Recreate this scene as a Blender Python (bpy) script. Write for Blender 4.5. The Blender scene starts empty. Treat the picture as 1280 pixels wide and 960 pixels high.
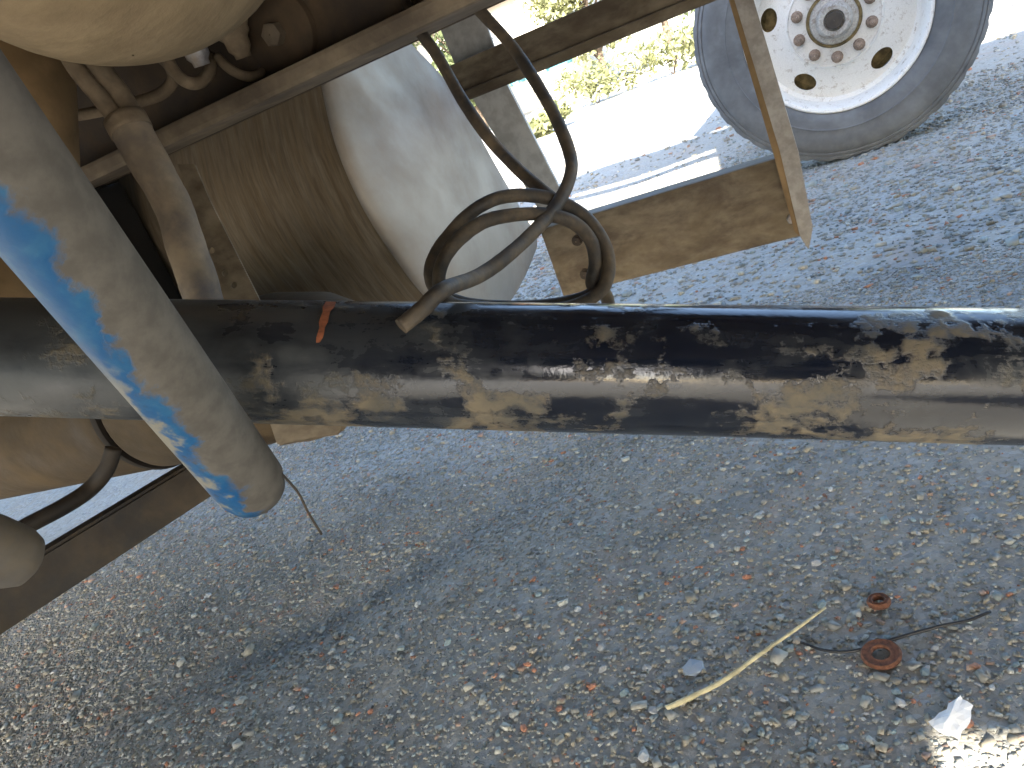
import bpy, bmesh, math, random
import numpy as np
from mathutils import Vector, Matrix
random.seed(7); rng = np.random.default_rng(7)
S = bpy.context.scene
C = S.collection
PI = math.pi

# ------------------------------------------------------------------ camera
CAMP = np.array([0, 0, .62]); FPX = 965.0
_y, _p, _r = math.radians(28), math.radians(19), math.radians(21.5)
CF = np.array([-math.sin(_y)*math.cos(_p), math.cos(_y)*math.cos(_p), -math.sin(_p)])
_r0 = np.array([math.cos(_y), math.sin(_y), 0]); _u0 = np.cross(_r0, CF)
CR = _r0*math.cos(_r)-_u0*math.sin(_r); CU = _u0*math.cos(_r)+_r0*math.sin(_r)
cd = bpy.data.cameras.new('camera'); co = bpy.data.objects.new('camera', cd); C.objects.link(co)
cd.sensor_width = 36; cd.lens = 36*FPX/1280; cd.clip_start = .02; cd.clip_end = 900
m = Matrix.Identity(4)
for i in range(3):
    m[i][0] = CR[i]; m[i][1] = CU[i]; m[i][2] = -CF[i]; m[i][3] = CAMP[i]
co.matrix_world = m; S.camera = co
def ray(x, y): return CF+CR*(x-640)/FPX-CU*(y-480)/FPX
def D(x, y, d): return Vector(CAMP+ray(x, y)*d)                      # a pixel at a chosen depth
def onY(x, y, Y): r = ray(x, y); return Vector(CAMP+r*(Y/r[1]))      # a pixel on a plane parallel to the truck's side
def onX(x, y, X): r = ray(x, y); return Vector(CAMP+r*(X/r[0]))
def onG(x, y): r = ray(x, y); return Vector(CAMP-r*(CAMP[2]/r[2]))   # a pixel on the ground

# ------------------------------------------------------------------ sky, sun, exposure
SUN_EL = math.radians(32); SUNX = -.15      # light travels towards +Y, a little towards -X
sd = Vector((SUNX, 1, 0)).normalized()*math.cos(SUN_EL)+Vector((0, 0, -math.sin(SUN_EL)))
w = bpy.data.worlds.new('World'); S.world = w; w.use_nodes = True
wn = w.node_tree; sky = wn.nodes.new('ShaderNodeTexSky'); sky.sky_type = 'NISHITA'; sky.sun_disc = False
sky.sun_elevation = SUN_EL; sky.sun_rotation = math.atan2(-sd.x, -sd.y); sky.air_density = 1.0; sky.dust_density = 1.5
wn.links.new(sky.outputs[0], wn.nodes['Background'].inputs[0]); wn.nodes['Background'].inputs[1].default_value = .12
sl = bpy.data.lights.new('sun', 'SUN'); so = bpy.data.objects.new('sun', sl); C.objects.link(so)
sl.energy = 4.2; sl.angle = math.radians(.53); sl.color = (1, .94, .84)
so.rotation_euler = sd.to_track_quat('-Z', 'Y').to_euler(); so.location = (0, -6, 8)
vs = S.view_settings; vs.view_transform = 'Standard'; vs.look = 'None'; vs.gamma = 1; vs.exposure = 2.95
S.cycles.max_bounces = 8; S.cycles.diffuse_bounces = 5; S.cycles.use_denoising = True

# ------------------------------------------------------------------ materials
MATS = {}
def newmat(name):
    mt = bpy.data.materials.new(name); mt.use_nodes = True; MATS[name] = mt
    nt = mt.node_tree; return mt, nt, nt.nodes['Principled BSDF']
def nd(nt, t, **k):
    n = nt.nodes.new(t)
    for a, v in k.items(): setattr(n, a, v)
    return n
def noise(nt, vec, scale, detail=6, rough=.6, dist=0.0):
    n = nd(nt, 'ShaderNodeTexNoise'); n.inputs['Scale'].default_value = scale; n.inputs['Detail'].default_value = detail
    n.inputs['Roughness'].default_value = rough; n.inputs['Distortion'].default_value = dist
    nt.links.new(vec, n.inputs['Vector']); return n.outputs['Fac']
def ramp(nt, fac, a, b, lo=0.0, hi=1.0):
    n = nd(nt, 'ShaderNodeMapRange'); n.interpolation_type = 'SMOOTHSTEP'
    for i, v in enumerate((a, b, lo, hi)): n.inputs[i+1].default_value = v
    nt.links.new(fac, n.inputs[0]); return n.outputs[0]
def mixc(nt, fac, a, b):
    n = nd(nt, 'ShaderNodeMix', data_type='RGBA')
    if isinstance(fac, (int, float)): n.inputs[0].default_value = fac
    else: nt.links.new(fac, n.inputs[0])
    for k, v in ((6, a), (7, b)):
        if isinstance(v, tuple): n.inputs[k].default_value = (*v, 1)
        else: nt.links.new(v, n.inputs[k])
    return n.outputs[2]
def mixf(nt, fac, a, b):
    n = nd(nt, 'ShaderNodeMix', data_type='FLOAT'); nt.links.new(fac, n.inputs[0])
    for k, v in ((2, a), (3, b)):
        if isinstance(v, (int, float)): n.inputs[k].default_value = v
        else: nt.links.new(v, n.inputs[k])
    return n.outputs[0]
def math_(nt, op, a, b=0.0):
    n = nd(nt, 'ShaderNodeMath', operation=op)
    for k, v in ((0, a), (1, b)):
        if isinstance(v, (int, float)): n.inputs[k].default_value = v
        else: nt.links.new(v, n.inputs[k])
    return n.outputs[0]
def coords(nt, scale=(1, 1, 1), rot=(0, 0, 0)):
    tc = nd(nt, 'ShaderNodeTexCoord'); mp = nd(nt, 'ShaderNodeMapping')
    mp.inputs['Scale'].default_value = scale; mp.inputs['Rotation'].default_value = rot
    nt.links.new(tc.outputs['Object'], mp.inputs['Vector']); return mp.outputs[0]
def bump(nt, bs, h, strength=.3, dist=.002):
    b = nd(nt, 'ShaderNodeBump'); b.inputs['Strength'].default_value = strength; b.inputs['Distance'].default_value = dist
    nt.links.new(h, b.inputs['Height']); nt.links.new(b.outputs[0], bs.inputs['Normal'])
def normal_dot(nt, d):
    g = nd(nt, 'ShaderNodeNewGeometry'); v = nd(nt, 'ShaderNodeVectorMath', operation='DOT_PRODUCT')
    nt.links.new(g.outputs['Normal'], v.inputs[0]); v.inputs[1].default_value = d; return v.outputs['Value']
def coated(name, base, rough=.5, metal=0., dust=(.30, .23, .15), amount=.5, scale=14, soft=.16, base2=None, bstr=.25, dust2=None, stretch=(1, 1, 1), coat=0.):
    """paint or metal under a patchy coat of dried dust"""
    mt, nt, bs = newmat(name); v = coords(nt, stretch)
    n1 = noise(nt, v, scale, 8, .65, .4); n2 = noise(nt, v, scale*6, 5, .6)
    mix = math_(nt, 'ADD', math_(nt, 'MULTIPLY', n1, .75), math_(nt, 'MULTIPLY', n2, .25))
    f = ramp(nt, mix, 1-amount-soft+(.5-amount)*-.5, 1-amount+soft+(.5-amount)*-.5)
    b = mixc(nt, ramp(nt, n2, .35, .65), base, base2 or tuple(c*.75 for c in base))
    du = mixc(nt, ramp(nt, noise(nt, v, scale*2.3, 6, .6), .35, .68), dust, dust2 or tuple(c*.62 for c in dust))
    nt.links.new(mixc(nt, f, b, du), bs.inputs['Base Color'])
    nt.links.new(mixf(nt, f, rough, .92), bs.inputs['Roughness'])
    if metal: nt.links.new(mixf(nt, f, metal, 0.), bs.inputs['Metallic'])
    if coat: nt.links.new(mixf(nt, f, coat, 0.), bs.inputs['Coat Weight'])
    bump(nt, bs, math_(nt, 'ADD', math_(nt, 'MULTIPLY', f, .8), math_(nt, 'MULTIPLY', n2, .5)), bstr, .0015)
    return mt
def plain(name, col, rough=.6, metal=0., var=.25, scale=30, bstr=.15):
    mt, nt, bs = newmat(name); v = coords(nt)
    n = noise(nt, v, scale, 6, .6)
    nt.links.new(mixc(nt, ramp(nt, n, .3, .7), tuple(c*(1-var) for c in col), tuple(min(1, c*(1+var)) for c in col)), bs.inputs['Base Color'])
    bs.inputs['Roughness'].default_value = rough; bs.inputs['Metallic'].default_value = metal
    bump(nt, bs, n, bstr, .001); return mt

rail_m = coated('dusty_brown_frame', (.028, .018, .012), .6, 0, (.12, .08, .045), .42, 9, .2)
lip_m = coated('dusty_flange', (.06, .042, .03), .6, 0, (.25, .20, .14), .6, 10, .2)
guard_m = coated('tan_dusty_guard', (.075, .05, .028), .55, 0, (.25, .205, .145), .55, 16, .14, dust2=(.165, .13, .085), stretch=(.5, 1, 1))
post_m = coated('grey_post', (.38, .36, .34), .5, .2, (.28, .24, .20), .36, 12, .25)
rodend_m = coated('rod_end_grime', (.10, .10, .10), .5, .2, (.20, .16, .11), .5, 10, .25)
plate_m = coated('pale_plate', (.66, .65, .63), .45, .2, (.46, .41, .35), .30, 7, .25)
alu_m = coated('tank_aluminium', (.45, .435, .405), .40, .55, (.37, .28, .20), .42, 3.0, .28, base2=(.43, .415, .385), bstr=.03)  # warm dust patches also paint in a warm reflection on the end face
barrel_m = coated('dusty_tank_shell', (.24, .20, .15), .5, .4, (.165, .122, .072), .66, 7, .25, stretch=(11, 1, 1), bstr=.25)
res_m = coated('brown_reservoir', (.05, .032, .016), .6, 0, (.095, .064, .030), .6, 9, .2, bstr=.6)
tan_m = coated('thick_tan_mud', (.22, .16, .095), .85, 0, (.36, .275, .165), .62, 9, .25, dust2=(.27, .205, .12), bstr=.8, stretch=(1, 2.2, 1))
tan2_m = coated('darker_tan_mud', (.20, .13, .06), .8, 0, (.33, .22, .11), .55, 7, .2, bstr=.3)
hose_m = coated('dusty_black_hose', (.025, .025, .027), .5, 0, (.21, .16, .105), .44, 22, .2, bstr=.3)
hose2_m = coated('tan_hose', (.08, .06, .04), .7, 0, (.25, .19, .125), .6, 16, .2, bstr=.4)
wrap_m = coated('wrapped_bundle', (.06, .06, .075), .65, 0, (.30, .24, .17), .60, 9, .16, bstr=.35)
dark_m = coated('dark_oily_steel', (.022, .019, .017), .5, 0, (.10, .075, .05), .45, 14, .22)
seam_m = plain('seam_sealant', (.02, .015, .011), .9)
fit_m = coated('grey_fitting', (.42, .42, .46), .45, .5, (.40, .33, .25), .40, 30, .2)
rub_m = coated('tyre_rubber', (.06, .063, .066), .75, 0, (.21, .22, .225), .6, 6, .35, dust2=(.16, .165, .17), bstr=.12)
wht_m = coated('chipped_white_paint', (.80, .79, .75), .45, 0, (.40, .32, .23), .25, 38, .10, base2=(.74, .73, .69), bstr=.15)
rust_m = plain('rust', (.125, .05, .026), .9, 0, .45, 220, .5)
nut_m = plain('rusty_nut', (.27, .20, .15), .7, .2, .35, 90, .3)
drum_m = plain('brake_drum_brown', (.19, .14, .06), .85, 0, .5, 40, .4)
hub_m = coated('hub_grey', (.52, .50, .46), .45, .3, (.24, .17, .11), .34, 30, .15)
black_m = plain('black_plastic', (.015, .015, .016), .4, 0, .2)
deck_m = plain('deck_boards', (.13, .09, .055), .85, 0, .35, 8)
board_m = plain('side_board_paint', (.16, .13, .10), .7, 0, .25, 8)
straw_m = plain('dry_straw', (.52, .45, .27), .7, 0, .3, 60)
paper_m = plain('white_scrap', (.74, .76, .80), .55, 0, .08, 40)
orange_m = plain('orange_paint', (.30, .10, .045), .7, 0, .4, 160)
trunk_m = plain('bark', (.09, .065, .045), .9, 0, .3, 12, .5)
wall_m = plain('house_plaster', (.66, .62, .54), .9, 0, .08, 5)
roof_m = plain('house_roof', (.25, .12, .08), .85, 0, .2, 6)
glass_m = plain('window_glass', (.05, .12, .15), .1, 0, .1)
frame_m = plain('window_frame_teal', (.10, .30, .34), .5, 0, .1)

def leafmat(name, a, b):
    mt, nt, bs = newmat(name); at = nd(nt, 'ShaderNodeAttribute', attribute_name='tone')
    nt.links.new(mixc(nt, at.outputs['Fac'], a, b), bs.inputs['Base Color']); bs.inputs['Roughness'].default_value = .55
    tr = nd(nt, 'ShaderNodeBsdfTranslucent'); nt.links.new(mixc(nt, at.outputs['Fac'], a, b), tr.inputs[0])
    ms = nd(nt, 'ShaderNodeMixShader'); ms.inputs[0].default_value = .3
    nt.links.new(bs.outputs[0], ms.inputs[1]); nt.links.new(tr.outputs[0], ms.inputs[2])
    nt.links.new(ms.outputs[0], nt.nodes['Material Output'].inputs[0]); return mt
leaf_a = leafmat('leaf_green', (.11, .14, .06), (.19, .22, .10))
leaf_b = leafmat('leaf_yellow_green', (.17, .185, .08), (.28, .28, .14))

# glossy black shaft with mud
SH_A = D(0, 446, .587); SH_B = D(1280, 471, .505); SH_R = .045
_ax = (SH_B-SH_A).normalized(); SH_A = SH_A-_ax*.45; SH_B = SH_B+_ax*.40; SH_L = (SH_B-SH_A).length
def shaft_mat():
    mt, nt, bs = newmat('muddy_black_gloss')
    v = coords(nt); at = nd(nt, 'ShaderNodeAttribute', attribute_name='axial').outputs['Fac']
    dp = nd(nt, 'ShaderNodeVectorMath', operation='DOT_PRODUCT'); nt.links.new(v, dp.inputs[0]); dp.inputs[1].default_value = tuple(_ax)
    sc_ = nd(nt, 'ShaderNodeVectorMath', operation='SCALE'); sc_.inputs[0].default_value = tuple(_ax*-.82); nt.links.new(dp.outputs['Value'], sc_.inputs['Scale'])
    va = nd(nt, 'ShaderNodeVectorMath', operation='ADD'); nt.links.new(v, va.inputs[0]); nt.links.new(sc_.outputs[0], va.inputs[1]); vs_ = va.outputs[0]
    big = noise(nt, v, 14, 7, .55, .5); fine = noise(nt, v, 75, 6, .65); mid = noise(nt, v, 34, 6, .6, .5)
    stk = noise(nt, vs_, 60, 6, .65, .3)                           # wiped streaks along the shaft
    left = ramp(nt, at, .60, .34)                                  # the older end carries more film
    under = ramp(nt, normal_dot(nt, (0, 0, -1)), -.1, .75)         # spray cakes on the underside
    sc = math_(nt, 'ADD', math_(nt, 'MULTIPLY', big, .5), math_(nt, 'MULTIPLY', fine, .28)); sc = math_(nt, 'ADD', sc, math_(nt, 'MULTIPLY', stk, .22))
    sc = math_(nt, 'ADD', sc, math_(nt, 'MULTIPLY', under, .035)); sc = math_(nt, 'ADD', sc, math_(nt, 'MULTIPLY', left, .02))
    mud = ramp(nt, sc, .52, .60)
    film = ramp(nt, math_(nt, 'ADD', math_(nt, 'ADD', math_(nt, 'MULTIPLY', mid, .4), math_(nt, 'MULTIPLY', stk, .42)), math_(nt, 'ADD', math_(nt, 'MULTIPLY', left, .20), ramp(nt, at, .66, .85, 0, .13))), .36, .72)
    mudc = mixc(nt, ramp(nt, mid, .35, .65), (.155, .128, .086), (.095, .087, .068))
    base = mixc(nt, film, (.006, .009, .018), (.060, .066, .070))  # grime film, tinted bluish to paint in some sky sheen
    nt.links.new(mixc(nt, mud, base, mudc), bs.inputs['Base Color'])
    r0 = mixf(nt, film, .10, .58); nt.links.new(mixf(nt, mud, r0, .85), bs.inputs['Roughness'])
    bs.inputs['Specular IOR Level'].default_value = .6
    bump(nt, bs, math_(nt, 'ADD', mud, math_(nt, 'MULTIPLY', fine, .35)), .45, .0016); return mt
shaft_m = shaft_mat()
def blue_mat():
    mt, nt, bs = newmat('blue_paint_under_mud'); v = coords(nt)
    at = nd(nt, 'ShaderNodeAttribute', attribute_name='axial').outputs['Fac']
    d = normal_dot(nt, tuple(-CR*.85-CU*.5))                       # the side that was not splashed
    n = noise(nt, v, 15, 6, .6, .6); n2 = noise(nt, v, 75, 5, .6)
    s = math_(nt, 'ADD', d, math_(nt, 'MULTIPLY', math_(nt, 'SUBTRACT', n, .5), 2.4)); s = math_(nt, 'ADD', s, math_(nt, 'MULTIPLY', math_(nt, 'SUBTRACT', n2, .5), 1.3))
    blue = ramp(nt, s, .04, .40)
    pale = math_(nt, 'MULTIPLY', ramp(nt, s, .50, .80), ramp(nt, at, .56, .70))
    mud = mixc(nt, ramp(nt, n2, .3, .7), (.095, .087, .076), (.140, .128, .112))
    c = mixc(nt, blue, mud, mixc(nt, ramp(nt, n2, .4, .75), (.006, .085, .235), (.025, .125, .26)))
    c = mixc(nt, pale, c, (.26, .25, .205))
    nt.links.new(c, bs.inputs['Base Color']); nt.links.new(mixf(nt, blue, .85, .45), bs.inputs['Roughness'])
    bump(nt, bs, math_(nt, 'ADD', math_(nt, 'MULTIPLY', blue, -.8), n2), .35, .0012); return mt
blue_m = blue_mat()

def ground_mat():
    mt, nt, bs = newmat('gravel_ground'); v = coords(nt)
    n0 = noise(nt, coords(nt, (1, .45, 1), (0, 0, .75)), 3.2, 5, .6, .5); n1 = noise(nt, v, 9, 8, .7); n2 = noise(nt, v, 90, 6, .7); n3 = noise(nt, v, 300, 4, .7)
    c = mixc(nt, ramp(nt, n0, .35, .65), (.37, .35, .30), (.38, .325, .25))
    c = mixc(nt, ramp(nt, n1, .3, .7), c, (.385, .375, .335))
    vo = nd(nt, 'ShaderNodeTexVoronoi'); vo.inputs['Scale'].default_value = 120; nt.links.new(v, vo.inputs['Vector'])
    hs = nd(nt, 'ShaderNodeSeparateColor'); nt.links.new(vo.outputs['Color'], hs.inputs[0])
    c = mixc(nt, math_(nt, 'MULTIPLY', ramp(nt, hs.outputs[0], .55, .95), .6), c, (.45, .45, .44))
    c = mixc(nt, math_(nt, 'MULTIPLY', ramp(nt, hs.outputs[1], .7, .98), .6), c, (.20, .215, .215))
    c = mixc(nt, math_(nt, 'MULTIPLY', ramp(nt, n3, .45, .7), .35), c, (.24, .23, .21))
    bt = nd(nt, 'ShaderNodeAttribute', attribute_name='band').outputs['Fac']; bb = math_(nt, 'MULTIPLY', bt, ramp(nt, n1, .3, .6))
    c = mixc(nt, math_(nt, 'MULTIPLY', bb, .75), c, (.16, .175, .18))
    pk = math_(nt, 'MULTIPLY', ramp(nt, noise(nt, v, 4.3, 4, .6, .6), .54, .70), .55); c = mixc(nt, pk, c, (.40, .315, .25))
    nt.links.new(c, bs.inputs['Base Color']); bs.inputs['Roughness'].default_value = .95
    h = math_(nt, 'ADD', math_(nt, 'MULTIPLY', n2, .9), math_(nt, 'MULTIPLY', vo.outputs['Distance'], -.6))
    bump(nt, bs, h, .7, .004); return mt
ground_m = ground_mat()
def stone_attr_mat():
    mt, nt, bs = newmat('gravel_stones'); at = nd(nt, 'ShaderNodeAttribute', attribute_name='tint')
    n = noise(nt, coords(nt), 260, 4, .6)
    nt.links.new(mixc(nt, math_(nt, 'MULTIPLY', ramp(nt, n, .4, .75), .4), at.outputs['Color'], (.28, .275, .24)), bs.inputs['Base Color'])
    bs.inputs['Roughness'].default_value = .85; return mt
gravel_m = stone_attr_mat()

# ------------------------------------------------------------------ mesh helpers
def link(name, me, mat=None, parent=None, smooth=False):
    if mat is not None and not me.materials: me.materials.append(mat)
    o = bpy.data.objects.new(name, me); C.objects.link(o)
    if smooth: me.polygons.foreach_set('use_smooth', [True]*len(me.polygons))
    if parent is not None:
        o.parent = parent; o.matrix_parent_inverse = PINV.get(parent.name, Matrix.Identity(4))
    return o
PINV = {}
def root(name, label, cat, loc, group=None):
    o = bpy.data.objects.new(name, None); C.objects.link(o); o.location = loc; o.empty_display_size = .2
    PINV[o.name] = Matrix.Translation(-Vector(loc)); o['label'] = label; o['category'] = cat
    if group: o['group'] = group
    return o
def tag(o, label, cat, group=None):
    o['label'] = label; o['category'] = cat
    if group: o['group'] = group
    return o
def pyd(v, f):
    me = bpy.data.meshes.new('m'); me.from_pydata([tuple(x) for x in v], [], f); me.update(); return me
def bm2me(bm):
    bmesh.ops.recalc_face_normals(bm, faces=bm.faces); me = bpy.data.meshes.new('m'); bm.to_mesh(me); bm.free(); return me
def add_box(bm, a, b, bev=0.0):
    a, b = Vector(a), Vector(b); t = bmesh.new()
    bmesh.ops.create_cube(t, size=1)
    for v in t.verts: v.co = Vector(((v.co[i]+.5)*(b[i]-a[i])+a[i] for i in range(3)))
    if bev: bmesh.ops.bevel(t, geom=t.edges[:]+t.verts[:], offset=bev, segments=2, affect='EDGES', profile=.6)
    me = bpy.data.meshes.new('t'); t.to_mesh(me); t.free(); bm.from_mesh(me); bpy.data.meshes.remove(me)
def box(name, a, b, mat, parent, bev=.003):
    bm = bmesh.new(); add_box(bm, a, b, bev); return link(name, bm2me(bm), mat, parent)
def smoothpath(pts, n):
    """Catmull-Rom through the points"""
    P = [Vector(p) for p in pts]; P = [P[0]*2-P[1]]+P+[P[-1]*2-P[-2]]; out = []
    for i in range(1, len(P)-2):
        for k in range(n):
            t = k/n; a, b, c, d = P[i-1:i+3]
            out.append(.5*((2*b)+(c-a)*t+(2*a-5*b+4*c-d)*t*t+(3*b-a-3*c+d)*t**3))
    out.append(P[-2]); return out
def tube_me(path, rad, seg=12, jit=0.0, caps=True, flat=1.0):
    """sweep a ring along a path; rad is a number or a function of 0..1"""
    n = len(path); V = []; F = []; A = []
    t0 = (path[1]-path[0]).normalized(); nrm = t0.orthogonal().normalized()
    L = [0.]
    for i in range(1, n): L.append(L[-1]+(path[i]-path[i-1]).length)
    for i in range(n):
        t = (path[min(i+1, n-1)]-path[max(i-1, 0)]).normalized()
        nrm = (nrm-t*nrm.dot(t)).normalized(); bn = t.cross(nrm)
        u = L[i]/L[-1]; r = rad(u) if callable(rad) else rad
        for k in range(seg):
            a = 2*PI*k/seg; rr = r*(1+jit*random.uniform(-1, 1))
            V.append(path[i]+nrm*math.cos(a)*rr+bn*math.sin(a)*rr*flat); A.append(u)
    for i in range(n-1):
        for k in range(seg):
            a = i*seg+k; b = i*seg+(k+1) % seg; F.append((a, b, b+seg, a+seg))
    if caps:
        F.append(tuple(range(seg))[::-1]); F.append(tuple((n-1)*seg+k for k in range(seg)))
    me = pyd(V, F); at = me.attributes.new('axial', 'FLOAT', 'POINT'); at.data.foreach_set('value', A)
    me.polygons.foreach_set('use_smooth', [len(p.vertices) == 4 for p in me.polygons]); return me
def tube(name, path, rad, mat, parent, seg=12, jit=0., flat=1.0): return link(name, tube_me(path, rad, seg, jit, True, flat), mat, parent)
def lathe_me(prof, seg, o, ax, ref=None, smooth=True, mod=None):
    """prof: (axial, radius) pairs turned about axis ax through o"""
    ax = Vector(ax).normalized(); o = Vector(o); u = ax.orthogonal().normalized() if ref is None else Vector(ref); v = ax.cross(u)
    V = []; F = []; n = len(prof)
    for i, (a, r) in enumerate(prof):
        for k in range(seg):
            t = 2*PI*k/seg; rr = r if mod is None else mod(i, k, r)
            V.append(o+ax*a+(u*math.cos(t)+v*math.sin(t))*max(rr, 1e-5))
    for i in range(n-1):
        for k in range(seg):
            a = i*seg+k; b = i*seg+(k+1) % seg; F.append((a, b, b+seg, a+seg))
    bm = bmesh.new(); me = pyd(V, F); bm.from_mesh(me); bpy.data.meshes.remove(me)
    bmesh.ops.remove_doubles(bm, verts=bm.verts[:], dist=3e-5); me = bm2me(bm)
    if smooth:
        me.polygons.foreach_set('use_smooth', [True]*len(me.polygons))
        try: me.set_sharp_from_angle(angle=math.radians(38))
        except Exception: pass
    return me
def lathe(name, prof, seg, o, ax, mat, parent, ref=None, mod=None): return link(name, lathe_me(prof, seg, o, ax, ref, True, mod), mat, parent)
def prism_me(poly, dvec, bev=0.0, segs=2):
    """flat outline (3-D points) given the thickness dvec"""
    bm = bmesh.new(); dv = Vector(dvec)
    a = [bm.verts.new(Vector(p)) for p in poly]; b = [bm.verts.new(Vector(p)+dv) for p in poly]; n = len(poly)
    bm.faces.new(a); bm.faces.new(b[::-1])
    for i in range(n): bm.faces.new((a[i], b[i], b[(i+1) % n], a[(i+1) % n]))
    if bev: bmesh.ops.bevel(bm, geom=bm.edges[:], offset=bev, segments=segs, affect='EDGES')
    return bm2me(bm)
def bool_cut(ob, cutters):
    for c in cutters:
        md = ob.modifiers.new('cut', 'BOOLEAN'); md.operation = 'DIFFERENCE'; md.solver = 'EXACT'; md.object = c
    bpy.context.view_layer.update()
    dg = bpy.context.evaluated_depsgraph_get(); me = bpy.data.meshes.new_from_object(ob.evaluated_get(dg))
    ob.modifiers.clear(); ob.data = me
    for c in cutters: bpy.data.objects.remove(c)

# ------------------------------------------------------------------ ground
_hw = [(rng.uniform(2, 16), rng.uniform(0, 2*PI), rng.uniform(0, 2*PI), 1) for _ in range(26)]
def gh(x, y):
    h = np.zeros_like(x, dtype=float)
    for k, a, p, _ in _hw: h += np.sin(k*(x*np.cos(a)+y*np.sin(a))+p)*(.011/k**.9)
    # a shallow wheel track crossing the foreground
    s = (x+1.13)*.727-(y-.524)*.687
    h -= .010*np.exp(-(s/.07)**2)*np.clip(1.6-y, 0, 1)
    return h
def band(x, y):
    """coarser dark gravel along the wheel tracks (1) against dusty pinkish packed strips (0)"""
    u = (x+1.13)*.727-(y-.524)*.687; wob = .05*np.sin(7*y+2*x)+.03*np.sin(17*x-6*y)
    b = .95*np.exp(-((u+wob)/.055)**2)+.45*np.exp(-((u+.26+wob)/.05)**2)+.75*np.exp(-((u-.34-wob)/.06)**2)
    b = b*(.6+.4*np.sin(9*x+3*y+1))+.25*np.sin(5.1*x-3*y)*np.sin(4.3*y+1.3)
    return np.clip(b, 0, 1)
def axis(lo, hi, st, far):
    a = list(np.arange(lo, hi+1e-6, st)); d = st; p = hi; q = lo; up = []; dn = []
    while p < far: d *= 1.28; p += d; up.append(p)
    d = st
    while q > -far: d *= 1.28; q -= d; dn.append(q)
    return np.array(dn[::-1]+a+up)
gx = axis(-2.0, 1.0, .02, 420); gy = axis(.1, 3.0, .02, 420)
GX, GY = np.meshgrid(gx, gy); GZ = gh(GX, GY)*np.exp(-np.maximum(0, np.hypot(GX, GY)-8)/10)
nx, ny = len(gx), len(gy)
idx = np.arange(nx*ny).reshape(ny, nx); quads = np.stack([idx[:-1, :-1], idx[:-1, 1:], idx[1:, 1:], idx[1:, :-1]], -1).reshape(-1, 4)
gme = bpy.data.meshes.new('ground'); gme.from_pydata(np.stack([GX, GY, GZ], -1).reshape(-1, 3).tolist(), [], quads.tolist()); gme.update()
_at = gme.attributes.new('band', 'FLOAT', 'POINT'); _at.data.foreach_set('value', band(GX, GY).reshape(-1))
ground = link('ground', gme, ground_m, None, True); ground['kind'] = 'structure'; ground['label'] = 'grey crushed gravel yard surface under and beyond the truck'

def stone_shape(seed, flat=.6):
    r = random.Random(seed); bm = bmesh.new(); bmesh.ops.create_icosphere(bm, subdivisions=1, radius=.5)
    ax = (r.uniform(.75, 1.15), r.uniform(.55, .9), flat*r.uniform(.7, 1.1))
    for v in bm.verts:
        k = 1+r.uniform(-.22, .18); v.co = Vector((v.co.x*ax[0]*k, v.co.y*ax[1]*k, v.co.z*ax[2]*k))
    return bm2me(bm)
TINTS = [((.38, .375, .36), 30), ((.31, .31, .31), 18), ((.42, .42, .41), 12), ((.38, .34, .28), 22), ((.26, .30, .32), 7), ((.29, .33, .34), 6), ((.46, .21, .13), 2.5), ((.42, .29, .24), 4), ((.50, .50, .49), 3), ((.20, .21, .22), 5)]
tc_ = np.array([t[0] for t in TINTS]); tw = np.array([t[1] for t in TINTS], float); tw /= tw.sum()
def inview(x, y, mrg):
    d = np.stack([x, y, np.full_like(x, -.62)], -1); z = d@CF
    px = 640+FPX*(d@CR)/np.maximum(z, .05); py = 480-FPX*(d@CU)/np.maximum(z, .05)
    return (z > .05) & (px > -mrg) & (px < 1280+mrg) & (py > -mrg) & (py < 960+mrg)
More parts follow.
